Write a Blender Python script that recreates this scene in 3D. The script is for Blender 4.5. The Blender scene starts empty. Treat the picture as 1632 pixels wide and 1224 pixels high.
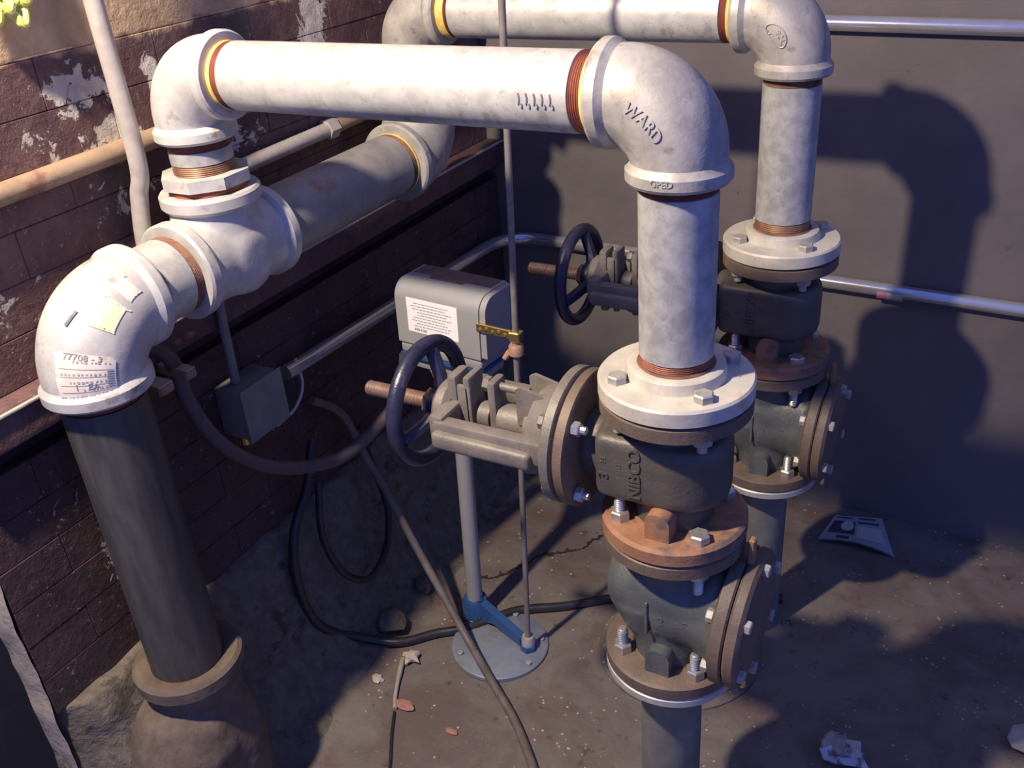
import bpy, bmesh, math, random
from mathutils import Vector, Matrix
from math import pi, sin, cos, radians
random.seed(7)
S = bpy.context.scene
COL = S.collection

# ------------------------------------------------------------------ camera
cam_d = bpy.data.cameras.new('camera')
cam_d.sensor_width = 36.0
cam_d.lens = 1517.7 / 1632.0 * 36.0
cam_d.clip_start = 0.02
cam = bpy.data.objects.new('camera', cam_d)
COL.objects.link(cam)
CAMROT = [[0.874609, 0.479421, -0.07221], [-0.180693, 0.460536, 0.869055], [0.449898, -0.747036, 0.489417]]
M = Matrix(CAMROT).transposed().to_4x4()
M.translation = Vector((0.3463, -0.9598, 0.5882))
cam.matrix_world = M
S.camera = cam

# ------------------------------------------------------------------ world and light
FLOOR = -0.85
w = bpy.data.worlds.new('world'); S.world = w; w.use_nodes = True
bg = w.node_tree.nodes['Background']
bg.inputs[0].default_value = (0.175, 0.28, 1.02, 1)
bg.inputs[1].default_value = 0.62
ld = bpy.data.lights.new('bulb', 'POINT')
ld.energy = 190
ld.color = (1.0, 0.83, 0.63)
ld.shadow_soft_size = 0.035
lo = bpy.data.objects.new('ceiling_bulb', ld); COL.objects.link(lo)
lo.location = (-0.625, -0.80, 1.20)

S.view_settings.view_transform = 'Standard'
S.view_settings.look = 'None'
S.view_settings.exposure = 0.0
S.view_settings.gamma = 1.0
S.view_settings.use_curve_mapping = False

# ------------------------------------------------------------------ materials
class NT:
    def __init__(s, name):
        m = bpy.data.materials.new(name); m.use_nodes = True
        s.m = m; s.t = m.node_tree; s.n = s.t.nodes
        s.b = s.n['Principled BSDF']
    def new(s, typ, **kw):
        n = s.n.new(typ)
        for k, v in kw.items(): setattr(n, k, v)
        return n
    def link(s, a, b): s.t.links.new(a, b)
    def co(s):
        if not hasattr(s, '_co'):
            s._co = s.new('ShaderNodeTexCoord').outputs['Object']
        return s._co
    def noise(s, scale, detail=5, rough=0.6, dist=0.0, stretch=None, out='Fac'):
        n = s.new('ShaderNodeTexNoise')
        n.inputs['Scale'].default_value = scale
        n.inputs['Detail'].default_value = detail
        n.inputs['Roughness'].default_value = rough
        n.inputs['Distortion'].default_value = dist
        if stretch:
            mp = s.new('ShaderNodeMapping'); mp.inputs['Scale'].default_value = stretch
            s.link(s.co(), mp.inputs[0]); s.link(mp.outputs[0], n.inputs['Vector'])
        else:
            s.link(s.co(), n.inputs['Vector'])
        return n.outputs[out]
    def ramp(s, fac, lo, hi):
        r = s.new('ShaderNodeMapRange'); r.interpolation_type = 'SMOOTHSTEP'
        s.link(fac, r.inputs[0]); r.inputs[1].default_value = lo; r.inputs[2].default_value = hi
        return r.outputs[0]
    def mix(s, fac, a, b):
        n = s.new('ShaderNodeMix'); n.data_type = 'RGBA'
        if hasattr(fac, 'is_output'): s.link(fac, n.inputs[0])
        else: n.inputs[0].default_value = fac
        for v, i in ((a, 6), (b, 7)):
            if hasattr(v, 'is_output'): s.link(v, n.inputs[i])
            else: n.inputs[i].default_value = (*v, 1)
        return n.outputs[2]
    def math(s, op, a, b=None, c=None):
        n = s.new('ShaderNodeMath'); n.operation = op
        for i, v in enumerate((a, b, c)):
            if v is None: continue
            if hasattr(v, 'is_output'): s.link(v, n.inputs[i])
            else: n.inputs[i].default_value = v
        return n.outputs[0]
    def bump(s, h, strength, dist=0.002):
        n = s.new('ShaderNodeBump'); n.inputs['Strength'].default_value = strength
        n.inputs['Distance'].default_value = dist
        s.link(h, n.inputs['Height']); s.link(n.outputs[0], s.b.inputs['Normal'])
    def set(s, color=None, rough=None, metal=None, spec=None):
        for v, k in ((color, 'Base Color'), (rough, 'Roughness'), (metal, 'Metallic'), (spec, 'Specular IOR Level')):
            if v is None: continue
            if hasattr(v, 'is_output'): s.link(v, s.b.inputs[k])
            elif isinstance(v, tuple): s.b.inputs[k].default_value = (*v, 1)
            else: s.b.inputs[k].default_value = v

def mat(name, c1, c2, rough=0.55, metal=0.0, scale=25, spots=None, spot_scale=18, spot_lo=0.58, spot_hi=0.68,
        bump=0.15, bump_scale=120, spec=0.5, stretch=None, spots2=None, s2_scale=60, s2_lo=0.66, s2_hi=0.72, bdist=0.002):
    t = NT(name)
    f = t.ramp(t.noise(scale, 6, 0.65, 0.3, stretch), 0.3, 0.7)
    c = t.mix(f, c1, c2)
    if spots: c = t.mix(t.ramp(t.noise(spot_scale, 6, 0.65), spot_lo, spot_hi), c, spots)
    if spots2: c = t.mix(t.ramp(t.noise(s2_scale, 4, 0.6), s2_lo, s2_hi), c, spots2)
    t.set(c, rough, metal, spec)
    if bump: t.bump(t.noise(bump_scale, 4, 0.6), bump, bdist)
    return t.m

galv = mat('galvanised_pipe', (.42, .42, .405), (.58, .575, .545), .46, .25, 34, (.33, .33, .32), 44, .56, .70, .08, 200)
galv_dull = mat('galvanised_dull', (.29, .295, .30), (.47, .47, .46), .5, .25, 48, (.50, .46, .36), 18, .62, .72, .08, 200)
galv_header = mat('galvanised_header', (.22, .21, .20), (.33, .31, .29), .55, .15, 14, (.27, .14, .09), 9, .58, .72, .08, 150)
galv_drain_shade = mat('galvanised_drain_shaded', (.052, .051, .050), (.10, .094, .088), .5, .2, 14, (.10, .062, .045), 10, .60, .75, .08, 150, stretch=(3, 3, .5))  # pipe colour darkened to carry the shade lying on the drain
fitting = mat('malleable_fitting', (.44, .43, .415), (.60, .59, .57), .5, .2, 18, (.30, .27, .24), 22, .58, .72, .2, 110)
fitting_old = mat('malleable_fitting_stained', (.30, .285, .265), (.46, .435, .40), .52, .2, 24, (.36, .29, .20), 18, .56, .70, .3, 90, spots2=(.22, .21, .20), s2_scale=34, s2_lo=.60, s2_hi=.72)
flange_white = mat('galvanised_flange', (.44, .415, .36), (.60, .57, .49), .55, .1, 16, (.46, .36, .21), 14, .58, .74, .15, 120, spots2=(.25, .2, .16), s2_scale=45, s2_lo=.68, s2_hi=.75)
flange_steel = mat('steel_flange', (.42, .41, .40), (.58, .57, .55), .45, .4, 25, (.30, .24, .2), 20, .62, .74, .1, 120)
thread_rust = mat('rusty_thread', (.20, .055, .035), (.30, .10, .06), .6, .1, 30, None, bump=.1)
thread_copper = mat('coppery_thread', (.17, .085, .05), (.32, .18, .11), .45, .3, 30, None, bump=.1)
sealant = mat('thread_sealant', (.62, .42, .08), (.78, .60, .20), .6, 0, 40, (.35, .22, .06), 50, .6, .7, bump=.2)
rust_ring = mat('rust_stain', (.14, .060, .040), (.24, .12, .075), .8, 0, 50, (.40, .28, .20), 60, .6, .7, bump=.3)
iron = mat('cast_iron_body', (.075, .068, .060), (.115, .102, .088), .48, .12, 16, (.20, .095, .05), 11, .60, .74, .4, 160, spec=.55)
iron_gray = mat('cast_iron_yoke', (.15, .135, .12), (.22, .195, .17), .5, .1, 18, (.26, .13, .07), 14, .62, .75, .4, 160)
iron_dark = mat('cast_iron_blue_grey', (.075, .085, .09), (.12, .13, .13), .42, .12, 18, (.26, .11, .04), 13, .68, .76, .45, 150, spec=.6)
iron_rust = mat('cast_iron_rusty', (.26, .125, .068), (.36, .185, .105), .65, 0, 14, (.14, .10, .08), 16, .52, .66, .4, 140)
iron_edge = mat('cast_iron_brown', (.11, .085, .07), (.17, .12, .09), .55, .05, 16, (.32, .13, .05), 10, .62, .74, .4, 140)
stem_m = mat('stem_bronze_dirty', (.24, .15, .11), (.36, .24, .18), .45, .5, 60, None, bump=.1)
wheel_m = mat('blue_black_enamel', (.016, .017, .044), (.028, .028, .064), .33, 0, 30, (.09, .07, .10), 20, .6, .75, .25, 200, spec=.6)
bolt_m = mat('zinc_bolt', (.50, .49, .46), (.64, .62, .58), .35, .75, 60, None, bump=.05)
bolt_dull = mat('dull_bolt', (.34, .32, .30), (.44, .42, .39), .5, .3, 60, (.32, .2, .12), 40, .62, .75, .1)
chrome = mat('polished_conduit', (.58, .57, .56), (.66, .65, .64), .17, .72, 20, None, bump=.03)
emt = mat('dull_conduit', (.38, .36, .34), (.50, .47, .44), .5, .15, 30, None, bump=.06)
emt_pale = mat('pale_conduit', (.33, .30, .28), (.42, .385, .36), .5, .05, 30, None, bump=.05)
pipe_paint = mat('painted_wall_pipe', (.24, .165, .11), (.34, .24, .16), .55, 0, 15, (.20, .09, .07), 12, .54, .66, .35, 90)
cable_m = mat('dusty_cable', (.10, .085, .075), (.16, .135, .12), .55, 0, 30, None, bump=.1)
cable_b = mat('black_cable', (.02, .02, .022), (.035, .034, .036), .32, 0, 30, None, bump=.05)
hose_m = mat('dusty_hose', (.075, .055, .055), (.11, .08, .08), .6, 0, 30, None, bump=.1)
grey_enamel = mat('grey_enamel', (.27, .275, .275), (.31, .31, .305), .45, 0, 12, (.25, .24, .23), 14, .6, .75, .06, 200)
dusty_top = mat('dust_brown', (.13, .085, .08), (.19, .13, .12), .8, 0, 30, None, bump=.2)
blue_enamel = mat('blue_enamel', (.022, .070, .20), (.032, .095, .25), .4, 0, 14, None, bump=.05)
blue_plate = mat('blue_grey_plate', (.17, .20, .26), (.23, .26, .31), .45, .1, 20, (.22, .19, .17), 20, .56, .72, .1, 150)
paper_w = mat('white_label', (.88, .87, .86), (.92, .91, .90), .5, 0, 20, None, bump=0)
ink = mat('label_ink', (.30, .30, .34), (.36, .36, .40), .6, 0, 20, None, bump=0)
ink_dark = mat('stencil_ink', (.17, .165, .18), (.30, .29, .30), .6, 0, 90, None, bump=0)
sticker_m = mat('aged_sticker', (.66, .58, .50), (.78, .72, .64), .6, 0, 30, (.50, .38, .28), 26, .58, .68, .1, 150)
sticker_y = mat('yellowed_sticker', (.74, .66, .40), (.82, .76, .56), .6, 0, 30, (.52, .40, .22), 40, .6, .7, .1, 150)
brass = mat('brass', (.62, .46, .16), (.75, .58, .25), .25, .9, 30, None, bump=.03)
copper = mat('copper_collar', (.50, .28, .18), (.60, .36, .26), .5, .4, 30, None, bump=.1)
box_gray = mat('junction_box_grey', (.17, .17, .16), (.22, .21, .20), .6, .1, 20, None, bump=.1)
hub_m = mat('soil_pipe_iron', (.10, .072, .058), (.16, .125, .098), .85, 0, 30, (.16, .09, .07), 14, .56, .7, .6, 90)
concrete = mat('rough_concrete', (.10, .085, .068), (.17, .145, .115), .95, 0, 40, (.06, .05, .04), 16, .56, .66, .9, 70, bdist=.006)
mortar_m = mat('painted_mortar', (.045, .024, .027), (.075, .042, .043), .8, 0, 30, None, bump=.4, bump_scale=90)
end_m = mat('raw_wall_end', (.30, .26, .21), (.42, .36, .29), .95, 0, 30, (.18, .15, .11), 18, .56, .68, .8, 80)
dark_m = mat('unlit_void_dark', (.014, .013, .015), (.022, .020, .022), .9, 0, 20, None)  # near-black colour stands in for darkness beyond the left opening
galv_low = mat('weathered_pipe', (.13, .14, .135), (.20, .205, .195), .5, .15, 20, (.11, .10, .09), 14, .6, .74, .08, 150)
rod_m = mat('dull_rod', (.22, .19, .18), (.30, .265, .25), .45, .3, 40, None, bump=.05)
tape_pink = mat('pink_tape', (.45, .16, .28), (.52, .22, .34), .6, 0, 30, None, bump=.05)
card_m = mat('grey_card', (.30, .33, .36), (.36, .39, .42), .5, 0, 20, None, bump=.03)
card_dark = mat('card_dark_print', (.045, .05, .075), (.06, .065, .09), .5, 0, 20, None, bump=0)
card_light = mat('card_light_print', (.46, .47, .47), (.52, .53, .52), .5, 0, 20, None, bump=0)
leaf_m = mat('pale_scrap', (.42, .37, .31), (.55, .48, .40), .8, 0, 40, None, bump=.3)
pink_m = mat('pink_brick_chip', (.32, .15, .115), (.42, .21, .16), .85, 0, 50, None, bump=.4)
stick_m = mat('grey_twig', (.30, .26, .22), (.42, .36, .3), .8, 0, 60, None, bump=.4)
foil_m = mat('crumpled_wrapper', (.42, .40, .42), (.60, .58, .60), .3, .3, 40, (.2, .16, .18), 50, .5, .6, .3, 60)
cord_y = mat('yellow_green_cord', (.55, .58, .08), (.72, .75, .25), .5, 0, 30, None, bump=.05)

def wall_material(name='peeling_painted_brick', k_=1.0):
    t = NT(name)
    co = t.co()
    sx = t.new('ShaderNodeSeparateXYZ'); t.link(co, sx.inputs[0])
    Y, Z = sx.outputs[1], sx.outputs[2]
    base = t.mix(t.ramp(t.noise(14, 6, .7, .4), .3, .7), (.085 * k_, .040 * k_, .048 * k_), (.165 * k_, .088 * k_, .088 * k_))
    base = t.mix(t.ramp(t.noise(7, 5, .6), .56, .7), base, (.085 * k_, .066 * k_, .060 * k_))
    base = t.mix(t.ramp(t.noise(85, 5, .75), .61, .68), base, (.34, .25, .20))
    # pale patches where paint has flaked off
    blobs = [(-.075, .340, .055, .030, 1.0), (-.045, .262, .050, .030, .95), (.440, .345, .040, .075, 1.1),
             (.055, .338, .016, .026, .9), (-.150, .280, .035, .030, .62), (.20, .20, .06, .03, .6),
             (.62, .06, .05, .06, .75), (-.33, -.20, .04, .02, .4), (-.26, -.33, .02, .03, .8), (-.27, -.37, .02, .012, .8),
             (-.28, .10, .06, .05, .45), (-.05, .18, .08, .03, .45)]
    acc = None
    for (y, z, ry, rz, k) in blobs:
        dy = t.math('DIVIDE', t.math('SUBTRACT', Y, y), ry)
        dz = t.math('DIVIDE', t.math('SUBTRACT', Z, z), rz)
        d = t.math('ADD', t.math('MULTIPLY', dy, dy), t.math('MULTIPLY', dz, dz))
        g = t.math('MULTIPLY', t.math('SUBTRACT', 1.0, t.math('MULTIPLY', d, .38)), k)
        acc = g if acc is None else t.math('MAXIMUM', acc, g)
    nz = t.math('MULTIPLY', t.math('SUBTRACT', t.noise(26, 7, .72, .6), .5), 3.4)
    mask = t.ramp(t.math('ADD', acc, nz), .62, .74)
    c = t.mix(mask, base, t.mix(t.ramp(t.noise(30, 4), .35, .65), (.50, .45, .39), (.68, .62, .53)))
    # tan bare course above the paint line
    line = t.math('ADD', Z, t.math('MULTIPLY', t.math('SUBTRACT', t.noise(20, 5), .5), .05))
    up = t.ramp(line, .385, .400)
    c = t.mix(up, c, t.mix(t.ramp(t.noise(24, 6), .3, .7), (.50, .34, .20), (.68, .49, .31)))
    t.set(c, .62, 0, .5)
    h = t.math('ADD', t.math('MULTIPLY', t.noise(60, 6, .7), 1.0), t.math('MULTIPLY', mask, -.4))
    t.bump(h, .9, .006)
    return t.m
wall_m = wall_material()
lower_shade_m = wall_material('shaded_painted_brick', .52)  # same brick paint scaled down: dimmer light below the ledge put into colour

def back_material():
    t = NT('grey_plaster')
    c = t.mix(t.ramp(t.noise(4, 6, .65), .3, .7), (.125, .110, .115), (.165, .145, .142))
    c = t.mix(t.ramp(t.noise(9, 6, .7, .5), .66, .70), c, (.095, .082, .082))
    c = t.mix(t.ramp(t.noise(160, 2), .74, .78), c, (.06, .05, .05))
    t.set(c, .75, 0, .4)
    t.bump(t.noise(18, 6, .6), .35, .006)
    return t.m
back_m = back_material()

def floor_material():
    t = NT('painted_concrete_floor')
    co = t.co()
    c = t.mix(t.ramp(t.noise(5, 7, .65, .5), .35, .65), (.125, .096, .088), (.19, .168, .148))
    c = t.mix(t.ramp(t.noise(9, 6, .65), .50, .75), c, (.14, .088, .082))
    c = t.mix(t.ramp(t.noise(38, 5, .6), .60, .72), c, (.10, .07, .06))
    v = t.new('ShaderNodeTexVoronoi'); v.inputs['Scale'].default_value = 75; t.link(co, v.inputs['Vector'])
    sp = t.math('MULTIPLY', t.math('SUBTRACT', 1.0, t.ramp(v.outputs['Distance'], .13, .22)),
                t.ramp(t.noise(23, 3), .52, .62))
    c = t.mix(sp, c, (.50, .42, .32))
    # a crack across the slab by the float switch foot
    sx = t.new('ShaderNodeSeparateXYZ'); t.link(co, sx.inputs[0])
    X, Y = sx.outputs[0], sx.outputs[1]
    d = t.math('SUBTRACT', t.math('MULTIPLY', t.math('ADD', X, .516), .806), t.math('MULTIPLY', t.math('SUBTRACT', Y, .535), .592))
    d = t.math('ADD', d, t.math('MULTIPLY', t.math('SUBTRACT', t.noise(14, 5), .5), .09))
    al = t.math('ADD', t.math('MULTIPLY', t.math('ADD', X, .516), .592), t.math('MULTIPLY', t.math('SUBTRACT', Y, .535), .806))
    crack = t.math('MULTIPLY', t.math('LESS_THAN', t.math('ABSOLUTE', d), .004), t.math('LESS_THAN', t.math('ABSOLUTE', al), .17))
    c = t.mix(crack, c, (.03, .022, .02))
    t.set(c, .6, 0, .45)
    t.bump(t.math('SUBTRACT', t.noise(50, 6, .65), t.math('MULTIPLY', crack, .7)), .5, .004)
    return t.m
floor_m = floor_material()

# ------------------------------------------------------------------ mesh helpers
AX = {'X': Matrix(((0, 0, 1), (1, 0, 0), (0, 1, 0))), 'Y': Matrix(((0, 1, 0), (0, 0, 1), (1, 0, 0))), 'Z': Matrix.Identity(3)}
def frame(d):
    d = Vector(d).normalized()
    a = Vector((0, 0, 1)) if abs(d.z) < .9 else Vector((1, 0, 0))
    u = a.cross(d).normalized(); v = d.cross(u)
    return Matrix((u, v, d)).transposed()          # columns u, v, d

class MB:
    def __init__(s): s.v = []; s.f = []
    def add(s, vs, fs):
        o = len(s.v); s.v += [Vector(p) for p in vs]; s.f += [tuple(i + o for i in f) for f in fs]; return s
    def box(s, x0, x1, y0, y1, z0, z1, R=None, c=None):
        vs = [Vector((x, y, z)) for x in (x0, x1) for y in (y0, y1) for z in (z0, z1)]
        if R is not None: vs = [R @ p for p in vs]
        if c is not None: vs = [p + Vector(c) for p in vs]
        return s.add(vs, [(0, 1, 3, 2), (4, 6, 7, 5), (0, 4, 5, 1), (2, 3, 7, 6), (0, 2, 6, 4), (1, 5, 7, 3)])
    def rbox(s, x0, x1, y0, y1, z0, z1, b=.004, seg=2, R=None, c=None):
        bm = bmesh.new()
        bmesh.ops.create_cube(bm, size=1)
        for p in bm.verts: p.co = Vector(((x0 + x1) / 2 + p.co.x * (x1 - x0), (y0 + y1) / 2 + p.co.y * (y1 - y0), (z0 + z1) / 2 + p.co.z * (z1 - z0)))
        bmesh.ops.bevel(bm, geom=bm.edges[:], offset=b, segments=seg, profile=.5, affect='EDGES')
        bm.verts.index_update()
        vs = [p.co.copy() for p in bm.verts]
        if R is not None: vs = [R @ p for p in vs]
        if c is not None: vs = [p + Vector(c) for p in vs]
        fs = [tuple(q.index for q in f.verts) for f in bm.faces]
        bm.free(); return s.add(vs, fs)
    def lathe(s, prof, base, d=(0, 0, 1), seg=40, closed=False, caps=True):
        """prof: list of (radius, height along d)"""
        F = frame(d); base = Vector(base); vs = []; fs = []
        n = len(prof)
        for (r, h) in prof:
            for k in range(seg):
                a = 2 * pi * k / seg
                vs.append(base + F @ Vector((r * cos(a), r * sin(a), h)))
        rng = n if closed else n - 1
        for i in range(rng):
            j = (i + 1) % n
            for k in range(seg):
                l = (k + 1) % seg
                fs.append((i * seg + k, i * seg + l, j * seg + l, j * seg + k))
        if caps and not closed:
            fs.append(tuple(reversed(range(seg)))); fs.append(tuple((n - 1) * seg + k for k in range(seg)))
        return s.add(vs, fs)
    def cyl(s, a, b, r, seg=24, r2=None):
        a = Vector(a); b = Vector(b)
        return s.lathe([(r, 0), (r if r2 is None else r2, (b - a).length)], a, b - a, seg)
    def tube(s, pts, r, seg=12, caps=True):
        pts = [Vector(p) for p in pts]; n = len(pts)
        rs = r if isinstance(r, (list, tuple)) else [r] * n
        vs = []; fs = []
        t0 = (pts[1] - pts[0]).normalized(); F = frame(t0); u = F.col[0].copy()
        for i, p in enumerate(pts):
            t = (pts[min(i + 1, n - 1)] - pts[max(i - 1, 0)]).normalized()
            u = (u - t * u.dot(t)).normalized(); v = t.cross(u)
            for k in range(seg):
                a = 2 * pi * k / seg
                vs.append(p + (u * cos(a) + v * sin(a)) * rs[i])
        for i in range(n - 1):
            for k in range(seg):
                l = (k + 1) % seg
                fs.append((i * seg + k, i * seg + l, (i + 1) * seg + l, (i + 1) * seg + k))
        if caps:
            fs.append(tuple(reversed(range(seg)))); fs.append(tuple((n - 1) * seg + k for k in range(seg)))
        return s.add(vs, fs)
    def prism(s, pts2, F, c, h0, h1):
        """2D outline in the frame's (u,v), extruded along d"""
        c = Vector(c); n = len(pts2)
        vs = [c + F @ Vector((x, y, h)) for h in (h0, h1) for (x, y) in pts2]
        fs = [tuple(reversed(range(n))), tuple(range(n, 2 * n))]
        fs += [(k, (k + 1) % n, (k + 1) % n + n, k + n) for k in range(n)]
        return s.add(vs, fs)
    def hexn(s, c, d, r, h, rot=0, chamfer=True):
        F = frame(d); c = Vector(c)
        rings = [(r, 0), (r, h * .85), (r * .86, h)] if chamfer else [(r, 0), (r, h)]
        vs = [c + F @ Vector((q * cos(rot + k * pi / 3), q * sin(rot + k * pi / 3), z)) for (q, z) in rings for k in range(6)]
        fs = [tuple(reversed(range(6)))]
        for i in range(len(rings) - 1):
            fs += [(i * 6 + k, i * 6 + (k + 1) % 6, (i + 1) * 6 + (k + 1) % 6, (i + 1) * 6 + k) for k in range(6)]
        m = (len(rings) - 1) * 6
        fs.append(tuple(m + k for k in range(6)))
        return s.add(vs, fs)
    def mesh(s, name, origin=(0, 0, 0), angle=35):
        o = Vector(origin)
        me = bpy.data.meshes.new(name)
        me.from_pydata([tuple(p - o) for p in s.v], [], s.f)
        bm = bmesh.new(); bm.from_mesh(me)
        bmesh.ops.recalc_face_normals(bm, faces=bm.faces[:])
        bm.to_mesh(me); bm.free()
        me.polygons.foreach_set('use_smooth', [True] * len(me.polygons))
        me.set_sharp_from_angle(angle=radians(angle))
        return me
    def build(s, name, m, parent=None, origin=None, angle=35, kind=None, label=None):
        """vertices are in world coordinates; origin = world place of the object's own zero"""
        if origin is None: origin = wpos(parent) if parent else (0, 0, 0)
        return link(name, s.mesh(name, origin, angle), m, parent, origin, kind, label)

WP = {}
def wpos(o): return WP.get(o.name, Vector((0, 0, 0)))
def link(name, me, m, parent, origin, kind=None, label=None):
    me.materials.clear(); me.materials.append(m)
    o = bpy.data.objects.new(name, me); COL.objects.link(o)
    origin = Vector(origin); WP[o.name] = origin
    o.location = origin - (wpos(parent) if parent else Vector())
    o.parent = parent
    if kind: o['kind'] = kind
    if label: o['label'] = label
    return o
def tag(o, label, cat, group=None):
    o['label'] = label; o['category'] = cat
    if group: o['group'] = group
    return o
def thing(name, label, cat, loc, group=None):
    o = bpy.data.objects.new(name, None); COL.objects.link(o)
    o.empty_display_size = .05
    o.location = loc; WP[o.name] = Vector(loc)
    return tag(o, label, cat, group)
def copy_tree(o, parent=None):
    c = o.copy(); COL.objects.link(c); c.parent = parent
    for ch in list(o.children): copy_tree(ch, c)
    return c

def smooth_union(mb, voxel=.004, it=8):
    """fuse overlapping shapes into one casting"""
    me = mb.mesh('tmp')
    o = bpy.data.objects.new('tmp', me); COL.objects.link(o)
    r = o.modifiers.new('r', 'REMESH'); r.mode = 'VOXEL'; r.voxel_size = voxel
    sm = o.modifiers.new('s', 'SMOOTH'); sm.iterations = it; sm.factor = .5
    dg = bpy.context.evaluated_depsgraph_get()
    out = bpy.data.meshes.new_from_object(o.evaluated_get(dg))
    bpy.data.objects.remove(o)
    res = MB(); res.v = [v.co.copy() for v in out.vertices]; res.f = [tuple(p.vertices) for p in out.polygons]
    return res

def text_mb(body, size, depth, fn, spacing=1.0):
    """raised lettering: flat text mapped through fn(x, y, h); x is centred on 0"""
    cu = bpy.data.curves.new('t', 'FONT'); cu.body = body; cu.size = size; cu.extrude = depth / 2
    cu.align_x = 'CENTER'; cu.align_y = 'CENTER'; cu.space_character = spacing; cu.resolution_u = 3
    cu.offset = size * .012
    o = bpy.data.objects.new('t', cu); COL.objects.link(o)
    dg = bpy.context.evaluated_depsgraph_get()
    me = bpy.data.meshes.new_from_object(o.evaluated_get(dg))
    bpy.data.objects.remove(o)
    mb = MB(); mb.v = [Vector(fn(v.co.x, v.co.y, v.co.z + depth / 2)) for v in me.vertices]
    mb.f = [tuple(p.vertices) for p in me.polygons]
    return mb

def spline(pts, n=10):
    P = [Vector(p) for p in pts]; P = [P[0] * 2 - P[1]] + P + [P[-1] * 2 - P[-2]]
    out = []
    for i in range(1, len(P) - 2):
        for k in range(n):
            t = k / n; a, b, c, d = P[i - 1:i + 3]
            out.append(.5 * ((2 * b) + (c - a) * t + (2 * a - 5 * b + 4 * c - d) * t * t + (3 * b - a - 3 * c + d) * t ** 3))
    out.append(P[-2]); return out

# ------------------------------------------------------------------ the setting
YB = 1.0          # face of the back wall
fl = MB().box(-.885, 2.2, -2.2, YB + .12, FLOOR - .15, FLOOR).build('floor', floor_m, kind='structure')
MB().box(-1.75, 2.2, YB, YB + .12, FLOOR, 1.5).build('wall_back', back_m, kind='structure')

# left wall: core, bricks in courses, a ledge, a plain band above
wl = MB().box(-.885, -.852, -.44, YB, -.50, 1.5).build('wall_left', mortar_m, kind='structure')
ang_wall = MB().rbox(-.866, -.846, -.438, YB, .392, 1.5, .004)
ang_wall.build('plaster_band', wall_m, wl)
def brick_mesh(L, H, T):
    bm = bmesh.new(); bmesh.ops.create_cube(bm, size=1)
    for v in bm.verts: v.co = Vector((v.co.x * T, v.co.y * L, v.co.z * H))
    bmesh.ops.bevel(bm, geom=bm.edges[:], offset=.003, segments=1, affect='EDGES')
    me = bpy.data.meshes.new('brick'); bm.to_mesh(me); bm.free()
    return me
def bricks(xf, z0, z1, y0, y1, m_, course=.068, L=.205):
    nz = round((z1 - z0) / course)
    for i in range(nz):
        zc = z0 + course * (i + .5); y = y0 - (L / 2 if i % 2 else 0)
        while y < y1 - .01:
            a, b = max(y, y0), min(y + L, y1); y += L
            if b - a < .03: continue
            mb = MB(); jx = random.uniform(-.0006, .0006)
            mb.rbox(xf - .03 + jx, xf + jx, a + .0002, b - .0002, zc - course / 2 + .0004, zc + course / 2 - .0004, .0010, 1)
            mb.build('brick', m_, wl)
bricks(-.846, -.015, .393, -.438, YB - .002, wall_m)
bricks(-.826, -.515, -.107, -.438, YB - .002, lower_shade_m)
# ledge: a rail along the wall with a thin pale lip
lg = MB().rbox(-.87, -.803, -.439, YB - .001, -.068, -.0155, .003).build('ledge', wall_m, wl)
MB().rbox(-.8035, -.7985, -.439, YB - .002, -.0190, -.0145, .0008).build('ledge_lip', leaf_m, lg)
# rough concrete footing with an apron around the soil pipe hub
def rough(mb, amp, sc, seed):
    from mathutils import noise as N
    for p in mb.v:
        q = p * sc + Vector((seed, 0, 0)); p += Vector((N.noise(q), N.noise(q + Vector((9, 0, 0))), N.noise(q + Vector((0, 7, 0))))) * amp
    return mb
def grid_face(fn, nu, nv):
    mb = MB()
    for i in range(nu + 1):
        for j in range(nv + 1): mb.v.append(Vector(fn(i / nu, j / nv)))
    for i in range(nu):
        for j in range(nv):
            a = i * (nv + 1) + j; mb.f.append((a, a + nv + 1, a + nv + 2, a + 1))
    return mb
def footing(u, v):
    y = -.444 + u * (YB + .443)
    prof = [(-.842, -.512), (-.815, -.515), (-.80, -.56), (-.785, -.66), (-.765, -.76), (-.72, -.83), (-.66, FLOOR - .01)]
    k = v * (len(prof) - 1); i = min(int(k), len(prof) - 2); f = k - i
    x = prof[i][0] * (1 - f) + prof[i + 1][0] * f; z = prof[i][1] * (1 - f) + prof[i + 1][1] * f
    x = -.872 + (x + .872) * min(1, u / .035) ** .5
    bulge = math.exp(-((y + .33) / .13) ** 2) * v * .10
    return (x + bulge * .55, y, z)
ft = rough(grid_face(footing, 120, 40), .014, 18, 3)
ft.build('footing', concrete, wl, angle=60)
MB().box(-.885, -.86, -.436, YB, FLOOR, -.50).build('footing_core', concrete, wl)
# raw concrete end of the wall, facing the viewer
rough(grid_face(lambda u, v: (-.872 + u * .046, -.446 + .004 * u ** 3, FLOOR + v * (FLOOR * -1 - .02)), 10, 80), .004, 22, 5).build('wall_end', end_m, wl, angle=60)
# wall beyond the opening at the left
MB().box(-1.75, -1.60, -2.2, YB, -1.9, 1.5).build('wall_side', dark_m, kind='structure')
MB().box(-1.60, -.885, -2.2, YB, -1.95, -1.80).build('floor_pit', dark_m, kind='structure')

# ------------------------------------------------------------------ pipework helpers
def thread_ring(c, d, r, L, turns=6, mat_=None, name='thread', parent=None):
    prof = []
    for i in range(turns):
        h = L * i / turns
        prof += [(r, h), (r + .0012, h + L / turns * .45), (r, h + L / turns * .9)]
    prof.append((r, L))
    return MB().lathe(prof, c, d, 48).build(name, mat_ or thread_rust, parent, angle=20)

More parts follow.
